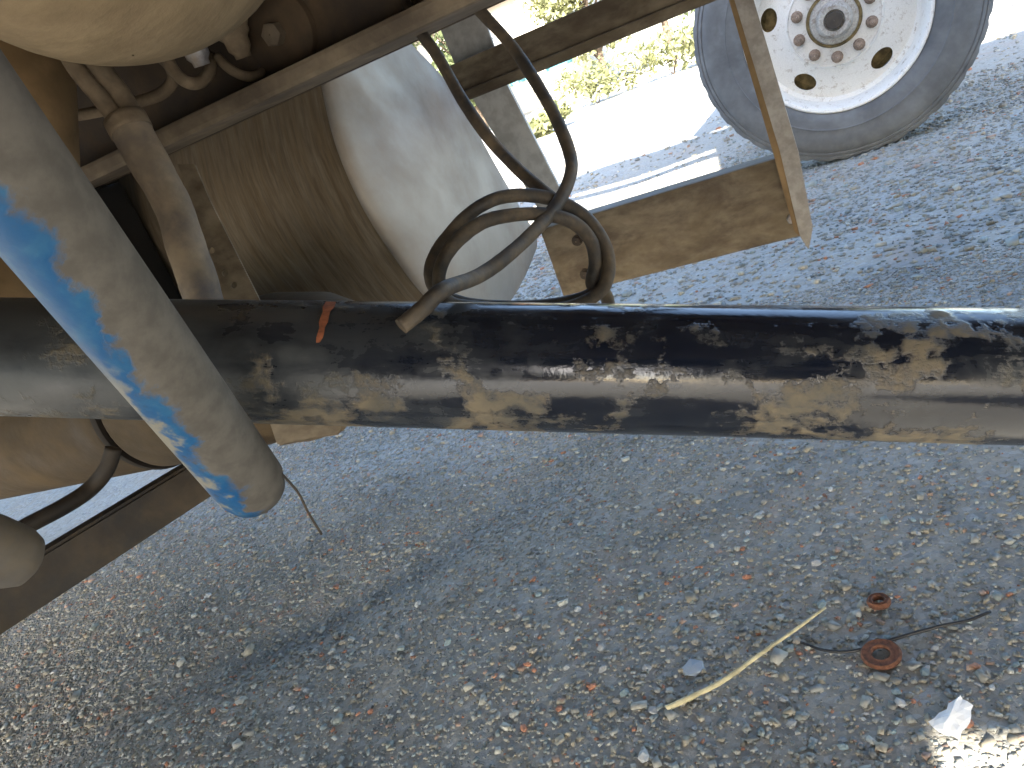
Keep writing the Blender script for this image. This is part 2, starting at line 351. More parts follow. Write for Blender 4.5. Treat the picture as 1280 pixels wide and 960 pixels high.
def scatter():
    out = []
    for n, x0, x1, y0, y1, med, sg, mrg in ((190000, -1.9, .8, .22, 1.75, .0033, .42, 120), (60000, -3.0, 1.5, 1.75, 4.2, .0075, .42, 60), (16000, -6.0, 4.0, 4.2, 9.0, .013, .4, 60), (16000, -1.9, .8, .1, 1.75, .0046, .4, 2500)):
        x = rng.uniform(x0, x1, n); y = rng.uniform(y0, y1, n); s = med*np.exp(rng.normal(0, sg, n))
        k = inview(x, y, mrg)
        # stones gather in loose bands and thin out on the packed strips
        dn = .5+.5*np.sin(3.1*x+1.7*np.sin(2.3*y+.4)+1.1)*np.cos(2.7*y-1.3*x+.6*np.sin(5*x)); k &= rng.random(n) < .35+.65*dn
        out.append(np.stack([x[k], y[k], s[k]], -1))
    P = np.concatenate(out); n = len(P)
    cube = np.array([(a, b, c) for a in (-1, 1) for b in (-1, 1) for c in (-1, 1)], float)*.5
    fc = np.array([(0, 1, 3, 2), (4, 6, 7, 5), (0, 4, 5, 1), (2, 3, 7, 6), (0, 2, 6, 4), (1, 5, 7, 3)])
    V = cube[None]*(1+rng.uniform(-.55, .25, (n, 8, 3)))
    V *= np.stack([rng.uniform(.8, 1.35, n), rng.uniform(.6, 1, n), rng.uniform(.4, .8, n)], -1)[:, None]
    a = rng.uniform(0, 2*PI, n); ca, sa = np.cos(a)[:, None], np.sin(a)[:, None]
    t = rng.uniform(-.45, .45, n)[:, None]; y2 = V[..., 1]*np.cos(t)-V[..., 2]*np.sin(t); z2 = V[..., 1]*np.sin(t)+V[..., 2]*np.cos(t)
    W = np.stack([V[..., 0]*ca-y2*sa, V[..., 0]*sa+y2*ca, z2], -1)*P[:, 2, None, None]
    W += np.stack([P[:, 0], P[:, 1], gh(P[:, 0], P[:, 1])+P[:, 2]*.06], -1)[:, None]
    me = bpy.data.meshes.new('gravel'); me.vertices.add(n*8); me.vertices.foreach_set('co', W.reshape(-1))
    fi = (fc[None]+np.arange(n)[:, None, None]*8).reshape(-1)
    me.loops.add(n*24); me.loops.foreach_set('vertex_index', fi); me.polygons.add(n*6)
    me.polygons.foreach_set('loop_start', np.arange(n*6)*4); me.update(calc_edges=True)
    col = tc_[rng.choice(len(TINTS), n, p=tw)]*rng.uniform(.65, 1.12, (n, 1))*np.array([1.0, .98, .89])
    bb = band(P[:, 0], P[:, 1])[:, None]; col = col*(1-.35*bb)*(1+bb*np.array([-.06, 0, .05]))
    ca_ = np.ones((n, 8, 4)); ca_[..., :3] = col[:, None]
    at = me.attributes.new('tint', 'FLOAT_COLOR', 'POINT'); at.data.foreach_set('color', ca_.reshape(-1))
    o = link('gravel', me, gravel_m); o['kind'] = 'stuff'; o['label'] = 'loose small grey crushed gravel lying over the packed yard'; o['category'] = 'gravel'; return n
NST = scatter()
# the larger stones one can pick out
smats = [plain('stone_%s' % nm, c, .85, 0, .22, 120, .4) for nm, c in (('grey', (.34, .34, .335)), ('slate', (.22, .24, .26)), ('pale', (.46, .46, .45)), ('brick', (.44, .20, .12)), ('tan', (.38, .33, .26)), ('teal', (.23, .29, .30)))]
sme = {}
for i in range(7):
    for j, mt in enumerate(smats):
        me = stone_shape(100+i); me.materials.append(mt); sme[i, j] = me
cnt = 0
while cnt < 292:
    px, py = random.uniform(20, 1270), random.triangular(560, 958, 860)
    g = onG(px, py)
    if g.y > 1.6: continue
    s = random.choice((.006, .007, .008, .009, .010, .012, .014)); j = random.choices(range(6), (30, 20, 9, 9, 18, 12))[0]
    o = link('stone', sme[random.randrange(7), j], None, ground); o.scale = (s, s, s)
    o.location = (g.x, g.y, float(gh(np.array(g.x), np.array(g.y)))+s*.08); o.rotation_euler = (random.uniform(-.3, .3), random.uniform(-.3, .3), random.uniform(0, 6.28)); cnt += 1
def place_stone(px, py, s, j, sh=0, flat=1.):
    g = onG(px, py); o = link('stone', sme[sh, j], None, ground); o.scale = (s, s, s*flat)
    o.location = (g.x, g.y, float(gh(np.array(g.x), np.array(g.y)))+s*.12*flat); o.rotation_euler = (0, 0, random.uniform(0, 6)); return o
o = place_stone(866, 834, .034, 2, 2, .55); o.data = o.data.copy(); o.data.materials[0] = plain('stone_pale_blue', (.36, .40, .45), .8, 0, .1, 60, .3)
o['label'] = 'large flat pale bluish stone left of the straw'
for a in ((655, 912, .014, 3, 1), (700, 888, .012, 3, 2), (741, 860, .012, 3, 3), (805, 945, .016, 2, 4), (520, 750, .016, 2, 5), (262, 748, .016, 2, 6)): place_stone(*a)

# ------------------------------------------------------------------ our truck, seen from underneath
TR = root('truck', 'muddy truck seen from underneath, with aluminium fuel tank and black shaft', 'truck', (0, 0, 0))
RZ0, RZ1 = .705, .95
def rail(y_lip, y_web, name):
    """channel section: web, two flanges"""
    X0, X1 = -4.2, 3.4; t = .008; s = 1 if y_web > y_lip else -1
    bm = bmesh.new(); add_box(bm, (X0, min(y_web, y_web+s*t), RZ0), (X1, max(y_web, y_web+s*t), RZ1), .001)
    r = link(name, bm2me(bm), rail_m, TR)
    a, b = sorted((y_lip, y_web-s*.001))
    bm = bmesh.new(); add_box(bm, (X0, a, RZ0), (X1, b, RZ0+.020), .005); link('flange', bm2me(bm), lip_m, r)
    bm = bmesh.new(); add_box(bm, (X0, a, RZ1-.016), (X1, b, RZ1), .004); link('flange', bm2me(bm), lip_m, r)
    return r
railF = rail(.70, .775, 'frame_rail')
railN = rail(-.12, -.195, 'frame_rail')
# fittings on the inner face of the far rail
wb = lambda x, y: onY(x, y, .774)
c0 = wb(352, 42); lathe('bolt_plate', [(0, 0.001), (.010, .001), (.010, .030), (.006, .042), (0, .044)], 40, c0-Vector((0, .0, 0)), (0, -1, 0), rail_m, railF)
lathe('bolt', [(.009, .013), (.020, .012), (.022, .009), (.022, .001)], 6, c0, (0, -1, 0), lip_m, railF)
for (x, y), mt, nm in (((240, 52), fit_m, 'pipe_fitting'), ((292, 42), hose2_m, 'pipe_fitting')):
    p = D(x-10, y-22, .80); q = D(x+13, y+30, .82); pt = [p.lerp(q, k/9) for k in range(10)]
    tube(nm, pt, lambda u: (.019 if u < .3 else .016 if u < .45 else .012 if u < .8 else .009)*(1+.10*math.sin(u*60)), mt, railF, 14)
def pix(pts): return [D(*p) for p in pts]
tube('air_pipe', smoothpath(pix([(205, 60, .80), (215, 85, .80), (232, 102, .80), (250, 103, .82), (262, 88, .83), (262, 70, .85)]), 6), .0065, hose2_m, railF, 10)
tube('air_pipe', smoothpath(pix([(190, 62, .80), (212, 82, .81), (216, 102, .82), (200, 118, .83), (170, 128, .84), (120, 140, .86), (60, 150, .88)]), 6), .0065, hose2_m, railF, 10)
tube('air_pipe', smoothpath(pix([(270, 70, .84), (290, 88, .84), (312, 96, .85), (330, 88, .86), (345, 60, .90)]), 6), .0055, hose2_m, railF, 10)
# cross members, deck and drop sides overhead
for x in (-2.6, -1.55, .75, 2.2): box('cross_member', (x-.04, -.19, .745), (x+.04, .77, .915), rail_m, TR)
for k in range(20):
    y0 = -1.214+k*.1257; box('deck_plank', (-4.2, y0, 1.13), (3.6, y0+.122, 1.17), deck_m, TR, 0)
for x in (-3.2, -2.2, -1.2, -.2, .8, 1.8, 2.8): box('deck_bearer', (x-.035, -1.19, .952), (x+.035, 1.28, 1.128), rail_m, TR, .002)
def side(y, s):
    for z0, z1, x0, x1 in ((1.132, 1.45, -4.2, 3.6), (1.78, 1.85, -4.2, -.2), (1.93, 2.38, -4.2, -.2), (1.452, 2.38, -.198, 3.6)):
        box('side_board', (x0, min(y, y+s*.03), z0), (x1, max(y, y+s*.03), z1), board_m, TR, 0)
    for x in (-4.1, -2.6, -1.05, .35, 1.9, 3.5): box('side_stake', (x-.03, min(y-s*.001, y-s*.05), 1.172), (x+.03, max(y-s*.001, y-s*.05), 2.40), rail_m, TR, 0)
side(1.302, 1); side(-1.216, -1)
box('sun_block_box', (-1.25, -1.18, .46), (.17, -.80, .95), dark_m, TR, .01)  # added unseen box, blocks sun to cut the patch's left edge
box('bounce_block_box', (.52, -1.18, .46), (1.9, -.80, .95), dark_m, TR, .01)  # added unseen box, keeps sunlit ground out of the shaft's reflection
# fuel tank: outline of the end face carried along the chassis
TX = -.52
sec = [(405, 60), (412, 105), (430, 180), (465, 260), (510, 330), (540, 368), (570, 397), (600, 405), (636, 380), (655, 350), (668, 320), (672, 303), (660, 279), (640, 245), (613, 198), (574, 127), (549, 92), (511, 52), (482, 22), (448, 5), (420, 20)]
sec = [onX(x, y, TX) for x, y in sec]
sm = []
n = len(sec)
for i in range(n):
    a, b, c, d = sec[i-1], sec[i], sec[(i+1) % n], sec[(i+2) % n]
    for k in range(4):
        t = k/4; sm.append(.5*((2*b)+(c-a)*t+(2*a-5*b+4*c-d)*t*t+(3*b-a-3*c+d)*t**3))
cen = sum(sm, Vector())/len(sm)
def ringat(x, s): return [Vector((x, cen.y+(p.y-cen.y)*s, cen.z+(p.z-cen.z)*s)) for p in sm]
def loft_me(rings, cap0=True, cap1=True):
    n = len(rings[0]); V = [p for r in rings for p in r]; F = []
    for i in range(len(rings)-1):
        for k in range(n): F.append((i*n+k, i*n+(k+1) % n, (i+1)*n+(k+1) % n, (i+1)*n+k))
    if cap0: F.append(tuple(range(n)))
    if cap1: F.append(tuple((len(rings)-1)*n+k for k in range(n)))
    me = pyd(V, F); bm = bmesh.new(); bm.from_mesh(me); bpy.data.meshes.remove(me); me = bm2me(bm)
    me.polygons.foreach_set('use_smooth', [len(p.vertices) == 4 for p in me.polygons]); return me
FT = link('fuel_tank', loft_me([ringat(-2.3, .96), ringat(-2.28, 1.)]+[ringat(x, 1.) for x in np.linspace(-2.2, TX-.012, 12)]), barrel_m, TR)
FT['label'] = 'large dust coated aluminium fuel tank hung outside the frame rail'
link('end_cap', loft_me([ringat(TX-.0115, 1.004), ringat(TX-.004, 1.004), ringat(TX, .992), ringat(TX+.006, .95), ringat(TX+.014, .8), ringat(TX+.020, .55), ringat(TX+.022, .25), ringat(TX+.0225, .04)]), alu_m, FT)
for x in (-1.9, -.98): link('tank_strap', loft_me([ringat(x-.03, 1.006), ringat(x+.03, 1.006)], False, False), dark_m, FT)
box('shade_panel', (-1.7, .735, .36), (-.86, .80, .703), black_m, TR)  # added near-black panel, stands in for shade over the barrel's left part
# brown reservoir under the shaft
RY, RZ, RR = .637, .448, .085
RS = lathe('air_reservoir', [(-1.0, .001), (-.99, .03), (-.96, .06), (-.90, .08), (-.85, RR), (-.36, RR), (-.354, RR-.002), (-.350, RR-.007), (-.344, RR-.007), (-.340, RR-.002), (-.335, RR), (-.2, RR-.001), (-.12, RR-.006), (-.06, RR-.02), (-.02, RR-.042), (0, RR-.07), (.001, .001)], 64, (-.46, RY, RZ), (1, 0, 0), res_m, TR)
RS['label'] = 'brown dust covered cylindrical reservoir below the black shaft'
lathe('seam', [(-.355, RR-.004), (-.3535, RR+.0015), (-.349, RR+.0025), (-.3445, RR+.0015), (-.343, RR-.004)], 64, (-.46, RY, RZ), (1, 0, 0), seam_m, RS)
bm = bmesh.new(); add_box(bm, (-1.02, .61, RZ+.07), (-.96, .66, RZ0-.002), .004); link('hanger_strap', bm2me(bm), rail_m, RS)
bm = bmesh.new(); add_box(bm, (-1.2, .62, RZ+.07), (-1.12, .66, RZ0-.002), .004); link('hanger_strap', bm2me(bm), rail_m, RS)
p = pix([(332, 522, .72), (372, 512, .70), (434, 530, .68), (425, 545, .68), (385, 551, .69), (345, 560, .71)])
link('drain_bracket', prism_me(p, Vector((-.02, .10, .0)), .003), guard_m, RS)
tube('brake_pipe', smoothpath(pix([(-40, 700, .74), (25, 662, .76), (80, 633, .78), (114, 610, .80), (134, 585, .80), (142, 560, .80)]), 6), .0085, dark_m, RS, 10)
# long dark rod, lower left
def flatbar(name, a, b, wdt, th, mat, parent, upv):
    d = (b-a).normalized(); u = (upv-d*upv.dot(d)).normalized(); n_ = d.cross(u)
    poly = [a+u*wdt/2, b+u*wdt/2, b-u*wdt/2, a-u*wdt/2]
    return link(name, prism_me([q-n_*th/2 for q in poly], n_*th, .003), mat, parent)
tr_ = flatbar('torque_rod', D(-150, 848, .60), D(290, 572, .86), .043, .022, dark_m, TR, Vector((0, 0, 1))); tr_['label'] = 'dark flat rod slanting down behind the blue tube'
# drive shaft
SH = link('drive_shaft', tube_me([SH_A.lerp(SH_B, k/60) for k in range(61)], SH_R, 72), shaft_m, TR); SH['label'] = 'glossy black steel shaft caked with dried mud'
for e, s in ((SH_A, -1), (SH_B, 1)):
    lathe('yoke', [(0, SH_R*.9), (.04, SH_R*1.25), (.10, SH_R*1.3), (.12, SH_R*.8), (.22, SH_R*.8), (.23, .001)], 32, e, _ax*s, dark_m, SH)
def on_shaft(px, py):
    """point of the shaft's surface seen at a pixel"""
    r = Vector(ray(px, py)); o_ = Vector(CAMP)-SH_A; a = r-_ax*r.dot(_ax); b = o_-_ax*o_.dot(_ax)
    A, B, Q = a.dot(a), 2*a.dot(b), b.dot(b)-SH_R**2; disc = B*B-4*A*Q
    if disc < 0: disc = 0
    return Vector(CAMP)+r*((-B-math.sqrt(disc))/(2*A))
def shaft_out(p, h): q = SH_A+_ax*(p-SH_A).dot(_ax); return p+(p-q).normalized()*h
V = []; F = []
for i in range(9):
    t = i/8; cy = 379+t*50; cx = 414-t*17-1.2*math.sin(t*5); wd = (6.5-3.5*t)*(1+.25*math.sin(i*2.1))
    for sgn in (-1, 1): V.append(shaft_out(on_shaft(cx+sgn*wd, cy), .0012))
F = [(2*i, 2*i+1, 2*i+3, 2*i+2) for i in range(8)]
me = pyd(V, F); link('paint_mark', me, orange_m, SH)
# blue pipe
BA, BB = D(58, 275, .34), D(318, 612, .545); bd = (BB-BA).normalized(); BT = BA-bd*.20
path = [BT.lerp(BB, k/40) for k in range(41)]
BP = link('blue_pipe', tube_me(path, lambda u: .0243*(1-.10*max(0, (u-.992)/.008)), 48), blue_m, TR); BP['label'] = 'blue painted pipe half covered in taupe mud, hanging in front of the shaft'
# bracket that carries the pipe from the cross member
# thin wire off the pipe's end
tube('wire_tail', smoothpath(pix([(350, 590, .535), (372, 615, .54), (385, 640, .55), (402, 668, .56)]), 5), .0009, dark_m, BP, 6)
# muddy air spring, upper left
ac = D(94, -219, .62); R_ = .178
prof = [(-.30, .15), (-.2, .172), (-.10, .18), (0, .18)]+[(R_*math.sin(a), R_*math.cos(a)**.92 if a < 1.56 else .001) for a in np.linspace(.12, PI/2, 16)]
axd = (Vector((0, 0, -1))+Vector(-CU)*1.0).normalized()
AS = lathe('air_spring', [(a, r) for a, r in prof], 72, ac, axd, tan_m, TR); AS['label'] = 'rounded tan mud covered air spring at the top left'
st = tube('strut', [D(10, -40, .80), D(14, 60, .78), D(22, 200, .77), D(30, 330, .76), D(30, 430, .76)], lambda u: .058-.006*u, tan2_m, TR, 36)
sk = lathe('shock_absorber', [(-.5, .0215), (-.03, .0215), (-.012, .020), (-.004, .0165), (0, .010), (.001, .001)], 32, D(42, 704, .50), (D(42, 704, .50)-D(-70, 668, .46)), rodend_m, TR); sk['label'] = 'grey rounded rod end at the lower left edge'
# hose bundle in front of the rail
hb = pix([(70, 40, .72), (95, 85, .73), (125, 122, .74), (150, 155, .745)])
tube('hose', smoothpath(hb, 6), .0085, hose2_m, TR, 12)
hb = pix([(95, 40, .73), (124, 85, .74), (150, 118, .75), (168, 152, .75)])
tube('hose', smoothpath(hb, 6), .0105, hose2_m, TR, 12)
hb = smoothpath(pix([(156, 148, .745), (172, 178, .745), (196, 220, .75), (218, 262, .755), (233, 310, .76), (247, 350, .765), (262, 400, .77), (280, 460, .78)]), 8)
HB = tube('hose_bundle', hb, lambda u: .0185*(1+.035*math.sin(u*13)+.012*math.sin(u*41)), wrap_m, TR, 20, .008); HB['label'] = 'thick taped hose bundle hanging behind the blue pipe'
tube('tape', [hb[0].lerp(hb[5], k/3) for k in range(4)], .0202, hose2_m, HB, 20)
pp = pix([(222, 205, .80), (243, 205, .80), (262, 250, .80), (326, 378, .80), (345, 420, .80), (290, 420, .80), (262, 330, .80)])
HS = link('holed_strap', prism_me(pp, Vector(CF)*.004), guard_m, TR)
cut = []
for (x, y) in ((264, 313), (281, 341), (292, 356)):
    me = lathe_me([(-.02, .001), (-.02, .0036), (.02, .0036), (.02, .001)], 14, D(x, y, .80), Vector(CF)); cut.append(link('cut', me))
bool_cut(HS, cut)
# electric cables with a coil
CB = tube('cable', smoothpath([Vector((-.30, .72, 1.0))]+pix([(553, -60, .80), (578, -10, .77), (604, 18, .75), (640, 58, .73), (671, 105, .71), (695, 148, .69), (711, 188, .675), (714, 214, .66), (702, 246, .645), (679, 277, .63), (640, 315, .60), (600, 344, .575)])+[shaft_out(on_shaft(556, 383), .012), shaft_out(on_shaft(530, 395), .0062), shaft_out(on_shaft(503, 413), .0045)], 8), lambda u: .0057*(1+.03*math.sin(u*60)), hose_m, TR, 14, .02)
CB['label'] = 'loose cable curving down to rest its end on the shaft'
loop = [(510, 10, .76), (527, 42, .75), (548, 72, .74), (578, 125, .73), (612, 174, .715), (650, 214, .70), (690, 248, .685), (729, 280, .675), (753, 315, .67), (757, 345, .66), (738, 368, .655), (695, 380, .655), (640, 384, .65), (585, 380, .645), (549, 366, .64), (538, 343, .635), (545, 318, .635), (562, 294, .635), (586, 268, .64), (616, 250, .64), (650, 244, .645), (690, 249, .65), (728, 268, .65), (752, 298, .65), (761, 330, .65), (752, 362, .648), (715, 383, .645), (660, 388, .64), (600, 385, .635), (562, 378, .625), (549, 356, .622), (553, 328, .62), (572, 301, .62), (603, 278, .625), (640, 269, .63), (680, 268, .635), (716, 278, .64), (738, 300, .645), (744, 328, .65), (740, 356, .655), (757, 368, .66), (761, 392, .66), (760, 430, .66)]
CL = tube('cable_coil', smoothpath([Vector((-.38, .72, .98)), D(488, -40, .79)]+pix(loop), 8), lambda u: .0057*(1+.03*math.sin(u*90)), hose_m, TR, 14, .02)
CL['label'] = 'looped dusty black cable coil hanging above the shaft'
ty = pix([(535, 352, .62), (538, 366, .62)]) 
# side guard: two bars and posts
GYY = 1.30
def bar(name, p, q, p2, q2, y0, dep, mat, fl):
    """channel: front face from four pixels on the plane y0, flanges going back"""
    x0, x1 = (p.x+p2.x)/2, (q.x+q2.x)/2; z1 = (p.z+q.z)/2; z0 = (p2.z+q2.z)/2
    bm = bmesh.new(); add_box(bm, (x0, y0, z0), (x1, y0+.006, z1), .0015); o = link(name, bm2me(bm), mat, TR)
    for a, b in ((z0, z0+.007), (z1-.007, z1)):
        bm = bmesh.new(); add_box(bm, (x0, y0-dep if fl < 0 else y0+.0065, a), (x1, y0-.0005 if fl < 0 else y0+dep, b), .0015); link('flange', bm2me(bm), mat, o)
    return o
lb = bar('side_guard_bar', onY(690, 281, GYY), onY(986, 195, GYY), onY(690, 377, GYY), onY(1000, 292, GYY), GYY, .05, guard_m, 1); lb['label'] = 'lower tan side guard bar ending at the grey post'
ub0, ub1, ub2, ub3 = onY(556, 85, GYY), onY(700, 22, GYY), onY(620, 112, GYY), onY(850, 17, GYY)
ub1.x = 1.6; ub3.x = 1.6; ub0.x = ub2.x = onY(556, 100, GYY).x
ub = bar('side_guard_bar', ub0, ub1, ub2, ub3, GYY, .045, guard_m, 1); ub['label'] = 'upper tan side guard bar running off the top'
bm = bmesh.new(); add_box(bm, (ub0.x, GYY-.012, ub.data.vertices[0].co.z*0+(ub2.z+ub3.z)/2-.001), (1.6, GYY-.0005, (ub2.z+ub3.z)/2+.016), .003); link('lip', bm2me(bm), guard_m, ub)
def post(pix4, y, th, mat, name='side_guard_post'):
    return link(name, prism_me([onY(a, b, y) for a, b in pix4], Vector((0, th, 0)), .0015), mat, TR)
ps = post([(531, -10), (588, -29), (633, 104), (702, 240), (757, 347), (746, 381), (724, 350), (640, 205), (576, 100)], GYY+.052, .008, plate_m); ps['label'] = 'pale grey plate post between the two side guard bars'
pr = post([(893, -70), (920, -70), (942, 0), (998, 190), (1016, 285), (1011, 313), (1000, 296), (975, 190), (918, 0)], GYY-.03, .006, post_m); pr['label'] = 'grey steel post with pointed lower end beside the wheel'
e = post([(889, -70), (893.5, -70), (918.5, 0), (975.5, 190), (1000, 296), (993, 290), (966, 190), (911, 0)], GYY-.029, .028, tan2_m, 'post_edge'); e.parent = pr
lathe('bolt', [(0, .008), (.012, .008), (.014, .006), (.014, .001)], 6, onY(990, 272, GYY-.001), (0, -1, 0), fit_m, pr)
for px_, py_ in ((722, 300), (732, 342)):
    lathe('bolt', [(-.001, .010), (.004, .010), (.004, .0075), (.011, .0075), (.012, .001)], 12, onY(px_, py_, GYY), (0, -1, 0), rail_m, lb)
box('guard_arm', (ub0.x+.02, .79, .78), (ub0.x+.06, GYY+.05, .84), rail_m, TR)
box('guard_arm', (-.13, .79, .78), (-.09, GYY-.031, .84), rail_m, TR)

# ------------------------------------------------------------------ wheels
def wheel(parent, hubc, R, s, lod=False, label=None):
    """s = -1: outer face looks towards -Y"""
    ax = Vector((0, s, 0)); hubc = Vector(hubc); W = .13; ref = Vector((1, 0, 0))
    def mod(i, k, r): return r-(.006 if (k % 4 < 1 and 12 <= i <= 15) else 0)
    pr_ = [(-.10, .60), (-.13, .66), (-.142, .78), (-.138, .88), (-.128, .945), (-.12, .985), (-.075, 1.), (-.07, .982), (-.062, .982), (-.057, 1.), (.057, 1.), (.062, .982), (.07, .982), (.075, 1.0), (.115, .988), (.122, .972), (.124, .958), (.121, .951), (.126, .944), (.129, .930), (.126, .922), (.131, .914), (.137, .880), (.141, .84), (.142, .80), (.140, .76), (.142, .752), (.138, .745), (.134, .70), (.126, .66), (.112, .635), (.10, .615)]
    t = lathe('tyre', [(a, r*R) for a, r in pr_], 144, hubc, ax, rub_m, parent, ref, mod)
    rim = [(-.10, .62), (-.08, .585), (.06, .585), (.09, .60), (.105, .625), (.112, .637), (.118, .637), (.121, .628), (.119, .612), (.110, .600), (.090, .592), (.030, .575), (.018, .545)]
    rm = lathe('rim', [(a, r*R) for a, r in rim], 96, hubc, ax, wht_m, parent, ref)
    dk = [(.018, .548), (.022, .52), (.034, .46), (.050, .40), (.056, .342), (.058, .334), (.066, .326), (.068, .318), (.064, .31), (.064, .17), (.052, .17), (.052, .32), (.038, .40), (.022, .46), (.008, .52), (.006, .548), (.018, .548)]
    dsk = lathe('wheel_disc', [(a, r*R) for a, r in dk], 96, hubc, ax, wht_m, parent, ref)
    if not lod:
        cuts = []
        for k in range(5):
            a = math.radians(34+72*k)                               # image-space clock angle, y down
            u = Vector((math.cos(a-math.radians(21.5)), 0, -math.sin(a-math.radians(21.5)))) if False else Vector((math.cos(a+math.radians(21.5)), 0, -math.sin(a+math.radians(21.5))))
            tng = Vector((-u.z, 0, u.x)); c_ = hubc+u*R*.455
            V = []
            for q in (-.05, .12):
                for j in range(24): V.append(c_+ax*q+tng*math.cos(j*PI/12)*.040+u*math.sin(j*PI/12)*.029)
            Fq = [tuple(range(24)), tuple(range(47, 23, -1))]+[(j, 24+j, 24+(j+1) % 24, (j+1) % 24) for j in range(24)]
            bm = bmesh.new(); mm = pyd(V, Fq); bm.from_mesh(mm); cuts.append(link('cut', bm2me(bm)))
        bool_cut(dsk, cuts)
        dsk.data.polygons.foreach_set('use_smooth', [True]*len(dsk.data.polygons)); dsk.data.set_sharp_from_angle(angle=math.radians(30))
    lathe('brake_drum', [(-.14, .001), (-.14, .50), (-.04, .50), (-.02, .46), (-.02, .001)], 48, hubc, ax, nut_m, parent, ref) if False else lathe('brake_drum', [(a, r*R) for a, r in [(-.14, .001), (-.14, .52), (-.03, .52), (-.015, .48), (-.015, .001)]], 48, hubc, ax, drum_m, parent, ref)
    hb_ = lathe('hub', [(a, r*R) for a, r in [(.02, .168), (.085, .166), (.092, .158), (.094, .128), (.120, .120), (.132, .112), (.138, .100), (.138, .072), (.132, .066), (.128, .062), (.128, .001)]], 48, hubc, ax, hub_m, parent, ref)
    lathe('hub_cap', [(a, r*R) for a, r in [(.1285, .060), (.142, .058), (.146, .052), (.147, .001)]], 32, hubc, ax, dark_m, hb_, ref)
    lathe('hub_ring', [(a, r*R) for a, r in [(.0645, .190), (.069, .190), (.074, .182), (.074, .168)]], 48, hubc, ax, drum_m, hb_, ref)
    if not lod:
        nme = None
        for k in range(10):
            a = math.radians(12+36*k); c_ = hubc+Vector((math.cos(a), 0, math.sin(a)))*R*.258+ax*.0645
            nt_ = lathe('wheel_nut', [(0, .020), (.006, .020), (.007, .0165), (.026, .0165), (.028, .014), (.028, .010), (.040, .0095), (.042, .001)], 6 if False else 12, c_, ax, nut_m, parent, ref)
def simple_wheel(parent, hubc, R, s):
    wheel(parent, hubc, R, s, True)
for x, y, s in ((-3.3, 1.05, 1), (-3.3, -1.05, -1), (2.6, 1.05, 1), (2.6, -1.05, -1)):
    simple_wheel(TR, (x, y, .475), .475, s)
for x in (-3.3, 2.6): tube('axle', [Vector((x, -1.0+2.0*k/4, .475)) for k in range(5)], .055, dark_m, TR, 20)

# the trailer parked alongside
hubp = onY(1041, 17, 3.10); TRL = root('trailer', 'parked trailer with a grey tyre on a chipped white steel wheel', 'trailer', (hubp.x, 3.1, 0))
RW = hubp.z-.012+.004; RW = .478
hubp.z = RW-.004
wheel(TRL, (hubp.x, hubp.y+.125, hubp.z), RW, -1)
wheel(TRL, (hubp.x, hubp.y+2.0, hubp.z), RW, 1, True)
tube('axle', [Vector((hubp.x, hubp.y+.2+1.75*k/4, hubp.z)) for k in range(5)], .06, dark_m, TRL, 20)
for y in (3.55, 4.7): box('trailer_rail', (hubp.x-.6, y, 1.05), (hubp.x+.55, y+.08, 1.2), dark_m, TRL)
for y in (3.55, 4.7): box('spring_hanger', (hubp.x-.05, y, hubp.z+.055), (hubp.x+.05, y+.08, 1.052), dark_m, TRL)
for x in (-.58, -.05, .47): box('cross_beam', (hubp.x+x, 3.15, 1.202), (hubp.x+x+.08, 5.15, 1.28), dark_m, TRL)
box('trailer_deck', (hubp.x-.6, 3.12, 1.282), (hubp.x+.55, 5.2, 1.33), deck_m, TRL)

# ------------------------------------------------------------------ small things lying on the gravel
def gz(p): return float(gh(np.array(p.x), np.array(p.y)))
def ring(px, py, ro, ri, h, label, tilt):
    g = onG(px, py); z = gz(g)+.004
    o = link('washer', lathe_me([(0, ri), (h*.7, ri), (h, ri+.0015), (h*.8, (ro+ri)/2), (h, ro-.002), (h*.5, ro), (0, ro-.0005), (0, ri)], 40, (0, 0, 0), (0, 0, 1)), rust_m)
    o.location = (g.x, g.y, z); o.rotation_euler = (tilt, -tilt*.6, .4); tag(o, label, 'washer', 'rusty washers on the gravel')
ring(1101, 816, .0195, .0085, .0045, 'larger rusty washer ring lying across the thin black wire', .06)
ring(1098, 750, .0125, .0055, .006, 'smaller rusty washer lying by itself above the black wire', -.05)
def gp(px, py, h): g = onG(px, py); return Vector((g.x, g.y, gz(g)+h))
tag(tube('wire', smoothpath([gp(1000, 800, .004), gp(1030, 810, .004), gp(1065, 811, .004), gp(1100, 802, .0055), (gp(1135, 792, .006)), gp(1180, 781, .007), gp(1210, 774, .006), gp(1238, 763, .006)], 6), lambda u: .0016*(1.2-.5*abs(u-.5)), black_m, None, 8), 'thin black wire curving across the gravel under the rusty washer', 'wire')
tag(tube('straw', smoothpath([gp(834, 888, .005), gp(870, 871, .006), gp(905, 853, .007), (gp(950, 820, .008)), gp(995, 787, .008), gp(1032, 760, .009)], 6), lambda u: .0026*(1.15-.6*u), straw_m, None, 8, .06, .6), 'dry pale straw stalk lying on the gravel', 'straw')
